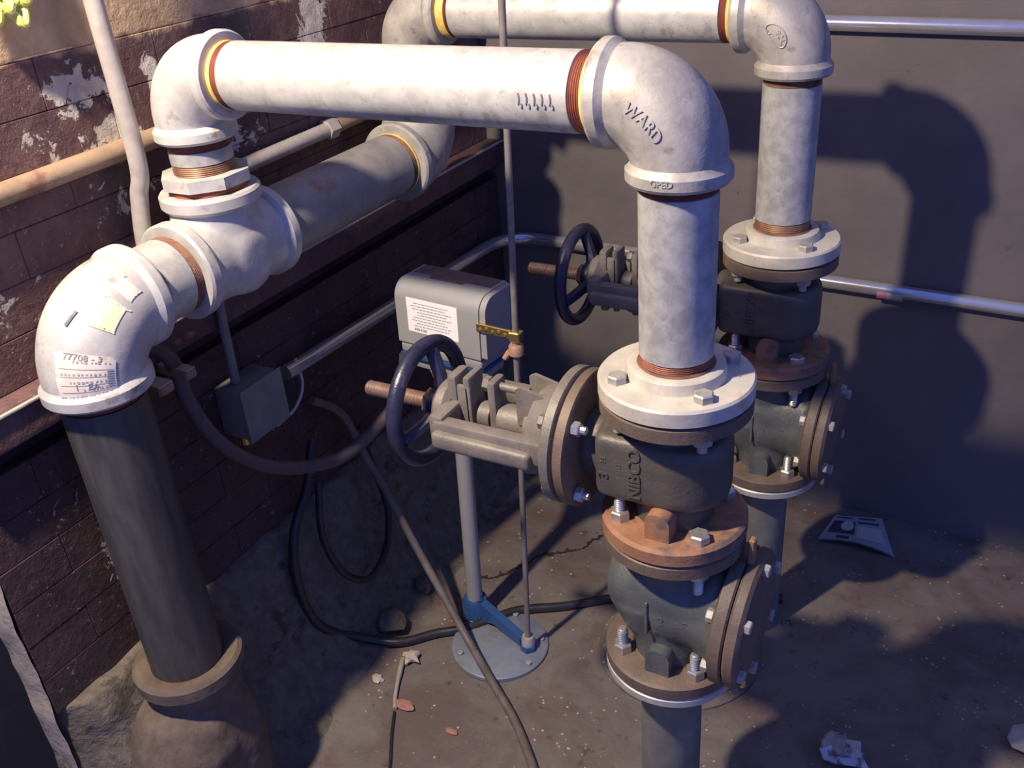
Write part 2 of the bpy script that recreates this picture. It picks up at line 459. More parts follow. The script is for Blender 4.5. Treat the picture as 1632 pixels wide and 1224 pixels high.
def pipe(name, label, a, b, r, m, ta=0, tb=0, tma=None, tmb=None, sa=0, sb=0, cat='pipe'):
    """straight pipe from a to b; ta/tb = length of bare thread at each end, sa/sb = ring of sealant beyond it"""
    a = Vector(a); b = Vector(b); d = (b - a).normalized()
    base = a if a.z <= b.z else b
    t = thing(name, label, cat, base)
    A = a + d * (ta + sa); Bp = b - d * (tb + sb)
    MB().lathe([(r * .9, 0), (r, .0015), (r, (Bp - A).length - .0015), (r * .9, (Bp - A).length)], A, d, 56).build('pipe_body', m, t)
    if sa: MB().lathe([(r - .0005, 0), (r + .0004, .002), (r - .0004, sa - .001), (r - .001, sa)], a, d, 48).build('sealant', sealant, t)
    if sb: MB().lathe([(r - .0005, 0), (r + .0004, .002), (r - .0004, sb - .001), (r - .001, sb)], b - d * sb, d, 48).build('sealant', sealant, t)
    if ta: thread_ring(a + d * sa, d, r - .0015, ta, 5, tma, parent=t)
    if tb: thread_ring(b - d * (sb + tb), d, r - .0015, tb, 5, tmb, parent=t)
    return t

def elbow_path(c, dA, dB, c2e, R, n=18):
    c = Vector(c); dA = Vector(dA); dB = Vector(dB)
    pts = [c + dA * (c2e - .004)]
    o = c + (dA + dB) * R
    for k in range(n + 1):
        a = pi / 2 * k / n
        pts.append(o - dB * R * cos(a) - dA * R * sin(a))
    pts.append(c + dB * (c2e - .004))
    return pts

def elbow(name, label, c, dA, dB, c2e, R, rb, rc, cw, m):
    """malleable elbow: swept body fatter in the bend, and a bead collar at each mouth"""
    c = Vector(c); dA = Vector(dA); dB = Vector(dB)
    base = c + (dB if dB.z < 0 else dA) * c2e
    t = thing(name, label, 'pipe elbow', base)
    pts = elbow_path(c, dA, dB, c2e, R)
    n = len(pts); rs = [rb + .0035 * sin(pi * i / (n - 1)) for i in range(n)]
    MB().tube(pts, rs, 56).build('elbow_body', m, t)
    for d in (dA, dB):
        MB().lathe([(rb, 0), (rc - .004, .004), (rc, .009), (rc, cw - .004), (rc - .003, cw), (rc * .8, cw)], c + d * (c2e - cw), d, 56).build('collar', m, t)
    return t
def elbow_surface(c, dA, dB, R, rb):
    """maps (s along the bend 0..1, angle around, height) to the elbow's skin; angle 0 = outer side, + towards dA x dB"""
    c = Vector(c); dA = Vector(dA); dB = Vector(dB); o = c + (dA + dB) * R; nrm = dA.cross(dB)
    def fn(s, ang, h):
        a = pi / 2 * s
        e = (-dB * cos(a) - dA * sin(a))
        rr = rb + .0035 * sin(pi * (.06 + .88 * s)) + h
        return o + e * R + (e * cos(ang) + nrm * sin(ang)) * rr
    return fn

X1 = Vector((1, 0, 0)); Y1 = Vector((0, 1, 0)); Z1 = Vector((0, 0, 1))
R3, R4 = .0445, .0572
XH, ZH, YD = -.7187, .0917, -.268
ZT = .351; ZT2 = .345
Y2, X2, DZ2 = .5495, -.018, -.028
C3, C4 = .088, .098

# --- front line: riser, elbow, crossover, elbow, nipple
FL_TOP = .040
pipe('riser_pipe', 'bright galvanised upright pipe on the front white flange', (0, 0, FL_TOP), (0, 0, ZT - C3), R3, galv_dull, .012, .010)
el = elbow('pipe_elbow', 'big grey elbow with raised letters WARD atop the front riser', (0, 0, ZT), (-1, 0, 0), (0, 0, -1), C3, .066, .052, .0585, .024, fitting_old)
sf = elbow_surface((0, 0, ZT), -X1, -Z1, .066, .052)
def on_elbow(f, s0, a0, R, rb, rot=0):
    def g(x, y, h):
        xr, yr = x * cos(rot) - y * sin(rot), x * sin(rot) + y * cos(rot)
        ang = a0 - yr / rb
        rad = R + rb * cos(ang)
        return f(s0 + xr / (rad * pi / 2), ang, h - .0004)
    return g
# nrm = (-X) x (-Z) = X x Z = -Y : positive angle faces the viewer, larger s runs down the bend
text_mb('WARD', .0165, .0018, on_elbow(sf, .47, pi / 2 - .10, .066, .052)).build('lettering', fitting_old, el, angle=20)
text_mb('GPED', .010, .0009, lambda x, y, h: (.0585 * sin(x / .0585 + .03) , -(.0585 + h) * cos(x / .0585 + .03), ZT - C3 + .012 + y)).build('lettering', fitting_old, el, angle=20)
hp = pipe('crossover_pipe', 'front galvanised pipe running level from wall to riser elbow, brightly lit', (XH + C3, 0, ZT), (-C3, 0, ZT), R3, galv, .010, .013, None, None, .006, .008)
tick = MB()
for i in range(5):
    x0 = -.168 + i * .0095
    for (dx, dz, hh) in ((0, 0, .012), (.003, -.004, .005)):
        pts = []
        for k in range(4):
            a = -.12 + (dz + k / 3 * hh) / R3
            pts.append((x0 + dx + .0015 * sin(k), -(R3 + .0003) * cos(a), ZT + (R3 + .0003) * sin(a)))
        tick.tube(pts, .0011, 5)
tick.build('stencil_marks', ink_dark, hp)
elbow('pipe_elbow', 'white glaring elbow above the wall header, left end of the front crossover', (XH, 0, ZT), (1, 0, 0), (0, 0, -1), C3, .066, .052, .0585, .024, fitting)
NB = ZH + C4 + .026
pipe('pipe_nipple', 'short threaded nipple between the white left elbow and the octagonal bushing', (XH, 0, NB), (XH, 0, ZT - C3), R3, galv_dull, .014, .012, thread_copper)
bu = thing('reducing_bushing', 'octagonal reducing bushing screwed into the top of the big tee', 'pipe bushing', (XH, 0, ZH + C4))
F8 = frame(Z1)
MB().prism([(.0655 * cos(pi / 8 + k * pi / 4), .0655 * sin(pi / 8 + k * pi / 4)) for k in range(8)], F8, (XH, 0, ZH + C4), .009, .026).build('octagon', fitting, bu)
thread_ring(Vector((XH, 0, ZH + C4)), Z1, R4 - .001, .009, 3, parent=bu)

# --- header along the wall
def tee():
    t = thing('pipe_tee', 'large pale tee under the bushing on the wall header', 'pipe tee', (XH, 0, ZH - .066))
    mb = MB()
    mb.lathe([(.064, 0), (.066, .01), (.0665, .10), (.066, .186), (.064, .196)], (XH, -.098, ZH), Y1, 48)
    mb.lathe([(.064, 0), (.064, C4)], (XH, 0, ZH), Z1, 48)
    mb.lathe([(.03, -.066), (.055, -.05), (.068, -.015), (.0685, .02), (.06, .05), (.03, .07)], (XH, 0, ZH), X1, 40)
    smooth_union(mb, .0045, 14).build('tee_body', fitting, t, angle=60)
    for d in (Y1, -Y1, Z1):
        MB().lathe([(.062, 0), (.069, .003), (.073, .008), (.073, .022), (.070, .026), (.055, .026)], Vector((XH, 0, ZH)) + d * (C4 - .026), d, 56).build('collar', fitting, t)
    return t
tee()
pipe('pipe_nipple', 'short wide nipple with rust rings between the big tee and stickered elbow', (XH, YD + C4, ZH), (XH, -C4, ZH), R4, galv, .010, .014, rust_ring, rust_ring)
pipe('header_pipe', 'rust-streaked header pipe running back along the wall from the tee', (XH, C4, ZH), (XH, Y2 - C4, ZH), R4, galv_header, .008, .012, None, rust_ring, 0, .006)
se = elbow('pipe_elbow', 'large white elbow with torn paper stickers atop the drain pipe', (XH, YD, ZH), (0, 1, 0), (0, 0, -1), C4, .078, .0665, .0735, .026, fitting)
sf4 = elbow_surface((XH, YD, ZH), Y1, -Z1, .078, .0665)     # nrm = Y x -Z = -X ; negative angle faces +X
def stick(name, m, s0, s1, a0, a1, h=.0009, ragged=0, seed=1):
    rnd = random.Random(seed); mb = MB(); nu, nv = 14, 18
    def P(u, v):
        rr = ragged * (sin(u * 23 + seed) + sin(v * 31 + seed * 2)) * .5
        return sf4(s0 + (s1 - s0) * u + (rr if v in (0, 1) else 0) * .02, a0 + (a1 - a0) * v + (rr if u in (0, 1) else 0) * .1, h)
    mb = grid_face(P, nu, nv)
    return mb.build(name, m, se, label={'sticker': None}.get(name))
st = stick('sticker', sticker_m, .70, .99, -1.30, -.22, ragged=.6)
st['label'] = 'printed paper order label'
lm = MB()
def srow(s, a0, a1, wd, h=.0013):
    lm.add(*(lambda g: (g.v, g.f))(grid_face(lambda u, v: sf4(s + wd * u, a0 + (a1 - a0) * v, h), 1, 10)))
for s in (.795, .845, .90, .945): srow(s, -1.24, -.30, .004)
rnd = random.Random(4)
for s, n in ((.745, 9), (.825, 12), (.875, 10), (.925, 7), (.975, 13)):
    for i in range(n):
        a = -1.2 + i * .075 + rnd.uniform(0, .02); srow(s, a, a + rnd.uniform(.02, .05), rnd.uniform(.010, .016))
for i in range(7): srow(.80 + i * .02, -1.26, -1.14, .012)
lm.build('printed_lines', ink, st)
def sty(s0, a0):
    return lambda x, y, h: sf4(s0 - y / (.140 * pi / 2), a0 - x / .068, h + .001)
text_mb('77708 - 3', .012, .0004, sty(.725, -.72)).build('printed_text', ink_dark, st)
text_mb('1   EA', .012, .0004, sty(.915, -.78)).build('printed_text', ink_dark, st)
s2 = stick('sticker', sticker_y, .30, .52, -1.15, -.72, ragged=1.2, seed=5); s2['label'] = 'torn yellowed scrap of sticker'
s3 = stick('sticker', sticker_m, .12, .24, -1.12, -.70, ragged=1.5, seed=9); s3['label'] = 'small torn paper scrap near the nipple'
MB().tube([sf4(.46 + .012 * k, -.42 + .012 * k, .0003) for k in range(9)], .0028, 6).build('marker_stroke', ink_dark, se)

HUBZ = -.497
pipe('drain_pipe', 'wide dark upright drain pipe dropping into the rusty iron hub', (XH, YD, HUBZ - .02), (XH, YD, ZH - C4), R4, galv_drain_shade, 0, .012)
hb = thing('soil_pipe_hub', 'rusty cast iron bell hub receiving the drain pipe by the left wall', 'pipe hub', (XH, YD, FLOOR))
MB().lathe([(R4 + .0005, -.004), (.066, .000), (.080, .002), (.086, -.004), (.086, -.024), (.078, -.032), (.070, -.030)], (XH, YD, HUBZ), Z1, 48, caps=False).build('bell_rim', hub_m, hb)
hm = MB()
hm.lathe([(.074, 0), (.070, -.05), (.074, -.10), (.085, -.16), (.085, FLOOR - HUBZ + .03)], (XH, YD, HUBZ - .022), Z1, 40)
hm.lathe([(.02, -.17), (.075, -.13), (.090, -.07), (.092, 0), (.080, .05), (.055, .08), (.03, .09)], (XH - .005, YD - .040, -.645), Vector((.0, .35, 1)), 36)
rough(smooth_union(hm, .005, 10), .0025, 30, 2).build('bell_body', hub_m, hb, angle=60)

# --- rear line
pipe('riser_pipe', 'mottled grey upright pipe on the rear white flange', (X2, Y2, FL_TOP + DZ2), (X2, Y2, ZT2 - C3), R3, galv_dull, .016, .012, thread_copper, thread_copper)
e2 = elbow('pipe_elbow', 'stained grey elbow with an oval cast mark atop the rear riser', (X2, Y2, ZT2), (-1, 0, 0), (0, 0, -1), C3, .066, .052, .0585, .024, fitting_old)
sf2 = elbow_surface((X2, Y2, ZT2), -X1, -Z1, .066, .052)
om = on_elbow(sf2, .55, pi / 2 - .05, .066, .052)
ov = MB().tube([om(.020 * cos(a), .0095 * sin(a), .0010) for a in [2 * pi * k / 28 for k in range(29)]], .0011, 6)
rnd = random.Random(2)
for i in range(16):
    x, y = rnd.uniform(-.014, .014), rnd.uniform(-.005, .005)
    ov.tube([om(x, y, .0006), om(x + rnd.uniform(-.004, .004), y + rnd.uniform(-.004, .004), .0006)], .0011, 5)
ov.build('oval_mark', fitting_old, e2)
pipe('crossover_pipe', 'rear galvanised crossover pipe at the top edge of the photo', (XH + C3, Y2, ZT2), (X2 - C3, Y2, ZT2), R3, galv, .006, .010, None, None, .016, .008)
elbow('pipe_elbow', 'pale elbow at the left end of the rear crossover pipe', (XH, Y2, ZT2), (1, 0, 0), (0, 0, -1), C3, .066, .052, .0585, .024, fitting_old)
pipe('pipe_nipple', 'short nipple hidden below the rear crossover, above the header end elbow', (XH, Y2, ZH + C4), (XH, Y2, ZT2 - C3), R3, galv_dull, .010, .010)
elbow('pipe_elbow', 'elbow at the far end of the wall header with flaking white streaks', (XH, Y2, ZH), (0, -1, 0), (0, 0, 1), C4, .078, .0665, .0735, .026, fitting_old)

# ------------------------------------------------------------------ flanges, valves
def polar(r, deg): return Vector((r * cos(radians(deg)), r * sin(radians(deg)), 0))
BA = (-140, -45, 45, 135)
BC = .0735
cf = thing('pipe_flange', 'round whitish screwed flange with hex bolts at the foot of the front riser', 'pipe flange', (0, 0, 0))
MB().lathe([(.090, 0), (.095, .003), (.095, .021), (.0925, .024), (.062, .025), (.059, .038), (.056, .040), (.044, .040)], (0, 0, 0), Z1, 64).build('flange_disc', flange_white, cf)
thread_ring(Vector((0, 0, .0395)), Z1, .046, .003, 1, rust_ring, 'rust_ring', cf)
for i, a in enumerate(BA):
    p_ = polar(BC, a)
    MB().hexn(p_ + Z1 * .024, Z1, .0125, .0105, .3 + i).build('bolt_head', bolt_dull, cf)
    nb = MB().hexn(p_ + Z1 * -.0235, -Z1, .0125, .012, .6 + i); nb.cyl(p_ + Z1 * -.034, p_ + Z1 * -.045, .0065, 12)
    nb.build('nut', bolt_dull, cf)

GB = -.201
gv = thing('gate_valve', 'front gate valve of brown cast iron with raised letters NIBCO and blue handwheel', 'gate valve', (0, 0, GB))
SZ = -.098
body = MB()
body.rbox(-.088, .020, -.061, .061, SZ - .047, SZ + .048, .013, 3)
body.lathe([(.048, -.047), (.058, -.043), (.0615, -.03), (.0615, .032), (.058, .044), (.048, .048)], (.012, 0, SZ), Z1, 44)
body.cyl((0, 0, GB + .012), (0, 0, -.012), .051, 40)
body.lathe([(.046, 0), (.046, .03), (.06, .034)], (-.116, 0, SZ), X1, 36)
smooth_union(body, .0035, 6).build('valve_body', iron, gv, angle=60)
MB().lathe([(.088, 0), (.094, -.003), (.094, -.020), (.090, -.0225), (.05, -.0225)], (0, 0, 0), Z1, 64).build('flange', iron_edge, gv, label='upper flange of the valve')
MB().lathe([(.05, .0225), (.090, .0225), (.095, .019), (.095, .002), (.092, 0), (.05, 0)], (0, 0, GB), Z1, 64).build('flange', iron_rust, gv, label='orange rusty lower flange')
bs = MB(); Fm = Matrix((X1, Z1, -Y1)).transposed()
prof = [(-.016, -.018), (.016, -.018)] + [(.016 * cos(a), .010 + .012 * sin(a)) for a in [pi * k / 8 for k in range(9)]]
bs.prism(prof, Fm, (.004, -.058, GB + .040), -.02, .016)
bs.build('drain_boss', iron_rust, gv)
rot90 = lambda cx, cz, y0: (lambda x, y, h: (cx - y, y0 - h, cz + x))
text_mb('NIBCO', .024, .003, rot90(-.030, SZ + .003, -.0600)).build('lettering', iron, gv, angle=20)
text_mb('3', .020, .003, rot90(-.072, SZ + -.008, -.0598)).build('lettering', iron, gv, angle=20)
text_mb('H', .012, .002, rot90(-.072, SZ + .014, -.0598)).build('lettering', iron, gv, angle=20)
text_mb('1013', .009, .0016, rot90(-.051, SZ + .004, -.0600)).build('lettering', iron, gv, angle=20)
# bonnet pair of discs
for x0, x1, lb in ((-.131, -.113, None), (-.1505, -.1325, None)):
    MB().lathe([(.088, 0), (.093, .003), (.093, .015), (.088, .018)], (x0, 0, SZ), X1, 56).build('bonnet_flange', iron_edge if x0 > -.14 else iron_gray, gv)
for a in (40, 140, 220, 320):
    q = Vector((0, .078 * cos(radians(a)), .078 * sin(radians(a)) + SZ))
    nb = MB().hexn(q + X1 * -.112, X1, .010, .010, .2); nb.cyl(q + X1 * -.103, q + X1 * -.094, .0055, 10)
    nb.build('nut', bolt_m, gv)
    MB().hexn(q + X1 * -.1515, -X1, .010, .008, .2).build('bolt_head', iron_gray, gv)
bo = MB()
bo.lathe([(.086, 0), (.072, .006), (.066, .016), (.058, .036), (.036, .046), (.034, .052), (.014, .053)], (-.151, 0, SZ), -X1, 40)
bo.build('bonnet', iron_gray, gv)
# triangular lugs carrying the gland studs above and below
for sgn in (1, -1):
    for y in (-.020, .020):
        F = Matrix((X1, Z1, -Y1)).transposed()
        tri = [(-.165, SZ + sgn * .010), (-.165, SZ + sgn * .058), (-.206, SZ + sgn * .068), (-.214, SZ + sgn * .064), (-.214, SZ + sgn * .010)]
        if sgn < 0: tri.reverse()
        MB().prism(tri, F, (0, y, 0), -.003, .003).build('gland_lug', iron_gray, gv)
gl = MB()
gl.rbox(-.264, -.250, -.017, .017, SZ - .062, SZ + .062, .006, 2)
gl.cyl((-.250, 0, SZ), (-.205, 0, SZ), .022, 24)
gl.cyl((-.282, 0, SZ), (-.264, 0, SZ), .019, 24)
gl.build('gland_plate', iron_gray, gv)
for sgn in (1, -1):
    gs = MB().cyl((-.275, 0, SZ + sgn * .050), (-.205, 0, SZ + sgn * .050), .006, 12)
    gs.hexn((-.265, 0, SZ + sgn * .050), -X1, .011, .010); gs.build('gland_stud', iron_gray, gv)
# yoke: two long arms either side and a head
yk = MB()
for sgn in (1, -1):
    y = sgn * .060
    yk.rbox(-.322, -.168, y - .011, y + .011, SZ - .008, SZ + .018, .004, 2)
    yk.rbox(-.320, -.168, y + sgn * .022 if sgn < 0 else y + .002, y - .002 if sgn < 0 else y + .022, SZ - .020, SZ + .006, .007, 3)
    yk.rbox(-.185, -.150, y - .013, y + .013, SZ - .014, SZ + .020, .005, 2)
yk.rbox(-.330, -.306, -.068, .068, SZ - .020, SZ + .024, .006, 2)
yk.rbox(-.326, -.310, -.020, .020, SZ - .060, SZ + .062, .006, 2)
yk.rbox(-.300, -.288, -.020, .020, SZ - .058, SZ + .064, .005, 2)
yk.rbox(-.310, -.288, -.020, -.012, SZ - .030, SZ + .050, .003, 2)
yk.lathe([(.036, 0), (.042, .006), (.042, .018), (.034, .026)], (-.346, 0, SZ), X1, 32)
yk.build('yoke', iron_gray, gv)
st_ = MB()
prof = []
for i in range(52):
    h = .26 * i / 52
    prof += [(.0104, h), (.0116, h + .0022), (.0104, h + .0044)]
st_.lathe([(.008, -.002)] + prof + [(.0098, .26)], (-.481, 0, SZ), X1, 18)
st_.build('stem', stem_m, gv, angle=25)
# handwheel with three dished spokes
hw = MB(); WX, WR = -.374, .086
hw.tube([(WX, WR * cos(a), SZ + WR * sin(a)) for a in [2 * pi * k / 64 for k in range(65)]], .0115, 16, caps=False)
hwo = hw.build('handwheel', wheel_m, gv)
sp = MB()
for k in range(3):
    a = radians(90 + 120 * k - 12)
    e = Vector((0, cos(a), sin(a)))
    pts = [Vector((WX + .026, 0, SZ)) + e * .012, Vector((WX + .020, 0, SZ)) + e * .040, Vector((WX + .004, 0, SZ)) + e * (WR - .006)]
    q = MB().tube(spline(pts, 6), [.0115] * 6 + [.010] * 7, 8)
    q.build('spoke', wheel_m, hwo)
MB().lathe([(.013, 0), (.026, 0), (.028, .008), (.026, .020), (.020, .026)], (WX + .012, 0, SZ), X1, 28).build('wheel_hub', wheel_m, hwo)
MB().hexn((WX + .000, 0, SZ), X1, .020, .012, .2).build('wheel_nut', stem_m, hwo)

CB = -.4335
cv = thing('check_valve', 'front swing check valve of blue-grey iron with a round bolted side cover', 'check valve', (0, 0, CB))
cb = MB()
cb.lathe([(.055, 0), (.056, .05), (.056, .212)], (0, 0, CB + .012), Z1, 44)
cb.lathe([(.02, -.088), (.040, -.082), (.056, -.066), (.063, -.035), (.064, .0), (.062, .04), (.066, .07)], (0, 0, -.305), X1, 44)
cb.lathe([(.030, 0), (.052, .05), (.066, .10)], (-.012, 0, -.418), Vector((-.15, 0, 1)), 36)
tl_ = Vector((cos(radians(-9)), 0, -sin(radians(-9))))   # cover axis, leaning a little upward
tl_ = Vector((cos(radians(2)), 0, -sin(radians(2))))
cc = Vector((.078, 0, -.328))
cb.lathe([(.066, -.085), (.064, -.04), (.070, -.015), (.085, 0), (.085, .006)], cc, tl_, 40)
smooth_union(cb, .0038, 8).build('valve_body', iron_dark, cv, angle=60)
MB().lathe([(.05, 0), (.090, 0), (.094, -.003), (.094, -.019), (.090, -.0215), (.05, -.0215)], (0, 0, GB - .0015), Z1, 64).build('flange', iron_edge, cv)
MB().lathe([(.05, .022), (.090, .022), (.0945, .019), (.0945, .002), (.092, 0), (.05, 0)], (0, 0, CB), Z1, 64).build('flange', iron_edge, cv)
MB().lathe([(.090, 0), (.096, .003), (.096, .017), (.093, .0195)], cc, tl_, 56).build('cover_flange', iron_edge, cv)
MB().lathe([(.093, 0), (.096, .003), (.096, .014), (.090, .019), (.06, .020), (.05, .026), (.0, .027)], cc + tl_ * .021, tl_, 56).build('cover', iron_edge, cv)
Fc = frame(tl_)
for a in (25, 85, 145, 205, 265, 325):
    q = cc + Fc @ Vector((.081 * cos(radians(a)), .081 * sin(radians(a)), 0))
    MB().hexn(q + tl_ * .040, tl_, .0095, .008, .3).build('bolt_head', bolt_dull, cv)
    MB().hexn(q + tl_ * -.001, -tl_, .0095, .009, .3).build('nut', bolt_dull, cv)
MB().rbox(.101, .110, -.006, .006, -.240, -.196, .002, 1).build('cover_tab', iron_rust, cv)
MB().lathe([(.004, 0), (.005, .003), (.005, .010), (.003, .013)], cc + tl_ * .030 + Vector((0, -.02, -.094)), Vector((.2, -.4, -1)), 12).build('drain_plug', brass, cv)
bs = MB()
bs.prism(prof if False else [(-.017, -.020), (.017, -.020)] + [(.017 * cos(a), .010 + .013 * sin(a)) for a in [pi * k / 8 for k in range(9)]], Fm, (.004, -.056, CB + .040), -.02, .016)
bs.build('drain_boss', iron_dark, cv)
text_mb('3', .022, .005, lambda x, y, h: (.006 + x, -.0606 - h, -.322 + y * .9)).build('lettering', iron_dark, cv, angle=20)
text_mb('1013', .009, .004, lambda x, y, h: (.040 - y, -.0600 - h, -.320 + x)).build('lettering', iron_dark, cv, angle=20)
rl = MB(); rl.rbox(-.016, -.012, -.0665, -.055, -.350, -.295, .001, 1); rl.build('cast_rib', iron_dark, cv)
def stud(c, flip, parent, head):
    d = -Z1 if flip else Z1
    if head:
        MB().hexn(c, d, .0135, .012, .5).build('bolt_head', bolt_m, parent)
    else:
        nb = MB().hexn(c, d, .0135, .014, .4)
        nb.build('nut', bolt_m, parent)
        pr = []
        for i in range(7):
            h = .013 + .024 * i / 7; pr += [(.0068, h), (.0080, h + .0015), (.0068, h + .003)]
        MB().lathe(pr + [(.0068, .038), (.005, .040)], c, d, 16).build('stud', bolt_m, parent, angle=25)
for i, a in enumerate(BA):
    p_ = polar(BC, a)
    stud(p_ + Z1 * (GB + .0225), False, cv, i != 0)
    stud(p_ + Z1 * (GB - .0235), True, cv, i == 0)
    stud(p_ + Z1 * (CB + .0225), False, cv, False)

bf = thing('pipe_flange', 'pale thin flange under the front check valve', 'pipe flange', (0, 0, CB - .030))
MB().lathe([(.0585, -.030), (.060, -.016), (.092, -.015), (.0945, -.013), (.0945, -.003), (.092, -.001), (.06, -.001)], (0, 0, CB), Z1, 64).build('flange_disc', flange_steel, bf)
for i, a in enumerate(BA):
    MB().hexn(polar(BC, a) + Z1 * (CB - .0155), -Z1, .0125, .011).build('bolt_head', bolt_dull, bf)
lp = MB().lathe([(R3, 0), (R3, CB - .030 - FLOOR)], (0, 0, FLOOR), Z1, 48).build('lower_riser_pipe', galv_low)
lp.location = (0, 0, FLOOR)
lp.data.transform(Matrix.Translation((0, 0, -FLOOR)))
tag(lp, 'dark upright pipe between the floor and the front check valve', 'pipe')

off = Vector((X2, Y2, DZ2))
for src, lbl in ((cf, 'round whitish screwed flange at the foot of the rear riser'),
                 (gv, 'rear gate valve in shadow with a dark handwheel before the grey wall'),
                 (cv, 'rear swing check valve, its side cover toward the dark corner'),
                 (bf, 'pale thin flange under the rear check valve'),
                 (lp, 'upright pipe between the floor and the rear check valve')):
    c = copy_tree(src); c['label'] = lbl
    if src is lp:
        c.location = (X2, Y2, FLOOR)
        c.data = c.data.copy(); c.data.transform(Matrix.Diagonal((1, 1, (CB - .030 + DZ2 - FLOOR) / (CB - .030 - FLOOR), 1)))
    else:
        c.location = Vector(src.location) + off

# ------------------------------------------------------------------ float switch on its column
FS = Vector((-.553, .305, FLOOR))
fs = thing('float_switch', 'grey float switch box on a slim column with blue foot and round floor plate', 'float switch', (0, 0, 0))
def plc(v): return Vector(v)
bw, bd, z0, z1 = .090, .049, .667, .783
def cover_profile():
    pts = [(-bd, z0), (-bd, z1 - .030)]
    pts += [(-bd + .030 - .030 * cos(a), z1 - .030 + .030 * sin(a)) for a in [pi / 2 * k / 6 for k in range(1, 7)]]
    pts += [(bd - .006, z1), (bd, z1 - .006), (bd, z0)]
    return pts
Fx = Matrix((Y1, Z1, X1)).transposed()
cvx = MB().prism(cover_profile(), Fx, (0, 0, 0), -bw, bw)
cov = cvx.build('cover', grey_enamel, fs, angle=30)
MB().prism([(a * .93, z0 + .004 + (b - z0) * .95) for a, b in cover_profile()], Fx, (0, 0, 0), bw, bw + .012).build('side_panel', grey_enamel, fs, angle=30)
MB().rbox(bw + .0005, bw + .018, bd - .016, bd + .002, z0 + .006, z1 - .006, .003, 1).build('back_plate', grey_enamel, fs)
MB().box(-.083, .083, .004, .042, z1 - .0002, z1 + .0005).build('dust_patch', dusty_top, cov)
MB().box(-.040, .030, -.008, .020, z1 - .0002, z1 + .0009).build('top_plate', dusty_top, cov)
lab = MB().box(-.064, .046, -bd - .0008, -bd + .0004, z0 + .026, z1 - .025).build('label_plate', paper_w, fs)
tx = MB(); rnd = random.Random(11)
for j in range(9):
    zz = z1 - .033 - j * .0055; x = -.056 + rnd.uniform(0, .018); xe = .034 - rnd.uniform(0, .016)
    while x < xe:
        l = rnd.uniform(.003, .009); tx.box(x, min(x + l, xe), -bd - .0012, -bd - .0006, zz - .0008, zz + .0008); x += l + .0016
for (xa, l) in ((-.050, .004), (-.045, .007), (-.036, .003), (-.031, .008)):
    tx.box(xa, xa + l, -bd - .0012, -bd - .0006, z0 + .030, z0 + .0345)
tx.build('printed_lines', ink, lab)
MB().rbox(-.089, .089, -.046, .047, z0 - .022, z0 - .0025, .004, 2).build('base_tray', grey_enamel, fs)
MB().box(-.0895, .0895, -.0485, .046, z0 - .030, z0 - .0225).build('blue_band', blue_enamel, fs)
MB().rbox(-.084, .080, -.038, .042, z0 - .055, z0 - .030, .006, 2).build('neck_casting', grey_enamel, fs)
nk = MB().lathe([(.05, 0), (.045, -.02), (.026, -.07), (.0235, -.09)], (.0, 0, z0 - .055), Z1, 28); nk.build('neck', grey_enamel, fs)
MB().cyl((0, 0, .060), (0, 0, z0 - .14), .0165, 28).build('column', grey_enamel, fs)
cs = MB()
cs.cyl((-.091, .01, z0 + .03), (-.10, .01, z0 + .03), .008, 10); cs.cyl((-.091, .0, z0 + .055), (-.098, .0, z0 + .055), .006, 10)
cs.build('side_screws', bolt_dull, fs)
# blue foot with an arm reaching to the rod guide
GX, GY = .150, -.030      # guide relative to the column
pl = MB().lathe([(.0, .0), (.100, .0), (.100, .008), (.097, .010), (.0, .010)], (.090, -.045, 0), Z1, 56, caps=False).build('floor_plate', blue_plate, fs)
for a in (35, 100, 165, 232, 285, 345):
    MB().hexn(Vector((.090, -.045, .010)) + polar(.086, a), Z1, .0065, .006).build('bolt_head', bolt_dull, pl)
ft_ = MB()
ft_.lathe([(.028, .010), (.028, .050), (.024, .060), (.0175, .060)], (0, 0, 0), Z1, 28)
dv = Vector((GX, GY, 0)).normalized(); nv = Vector((-dv.y, dv.x, 0))
Fa = Matrix((dv, Z1, -nv)).transposed()
ft_.prism([(.02, .010), (.06, .026), (.138, .012), (.138, .034), (.03, .060), (.0, .060), (.0, .010)], Fa, (0, 0, 0), -.009, .009)
ft_.prism([(-.025, .010), (.02, .010), (.02, .058), (-.01, .05)], Matrix((nv, Z1, dv)).transposed(), (0, 0, 0), -.008, .008)
ft_.prism([(-.025, .010), (.02, .010), (.02, .058), (-.01, .05)], Matrix((-nv, Z1, -dv)).transposed(), (0, 0, 0), -.008, .008)
ft_.build('foot_bracket', blue_enamel, fs)
gd = MB().hexn((GX, GY, .010), Z1, .017, .014, .3); gd.build('guide_base', blue_enamel, fs)
MB().lathe([(.0065, .024), (.014, .024), (.0145, .036), (.012, .044), (.0065, .044)], (GX, GY, 0), Z1, 24).build('guide_nut', flange_steel, fs)
fs.location = FS
fs.rotation_euler = (radians(-1.7), radians(1.0), radians(-3.5))
WPr = Matrix.Translation(FS) @ fs.rotation_euler.to_matrix().to_4x4()
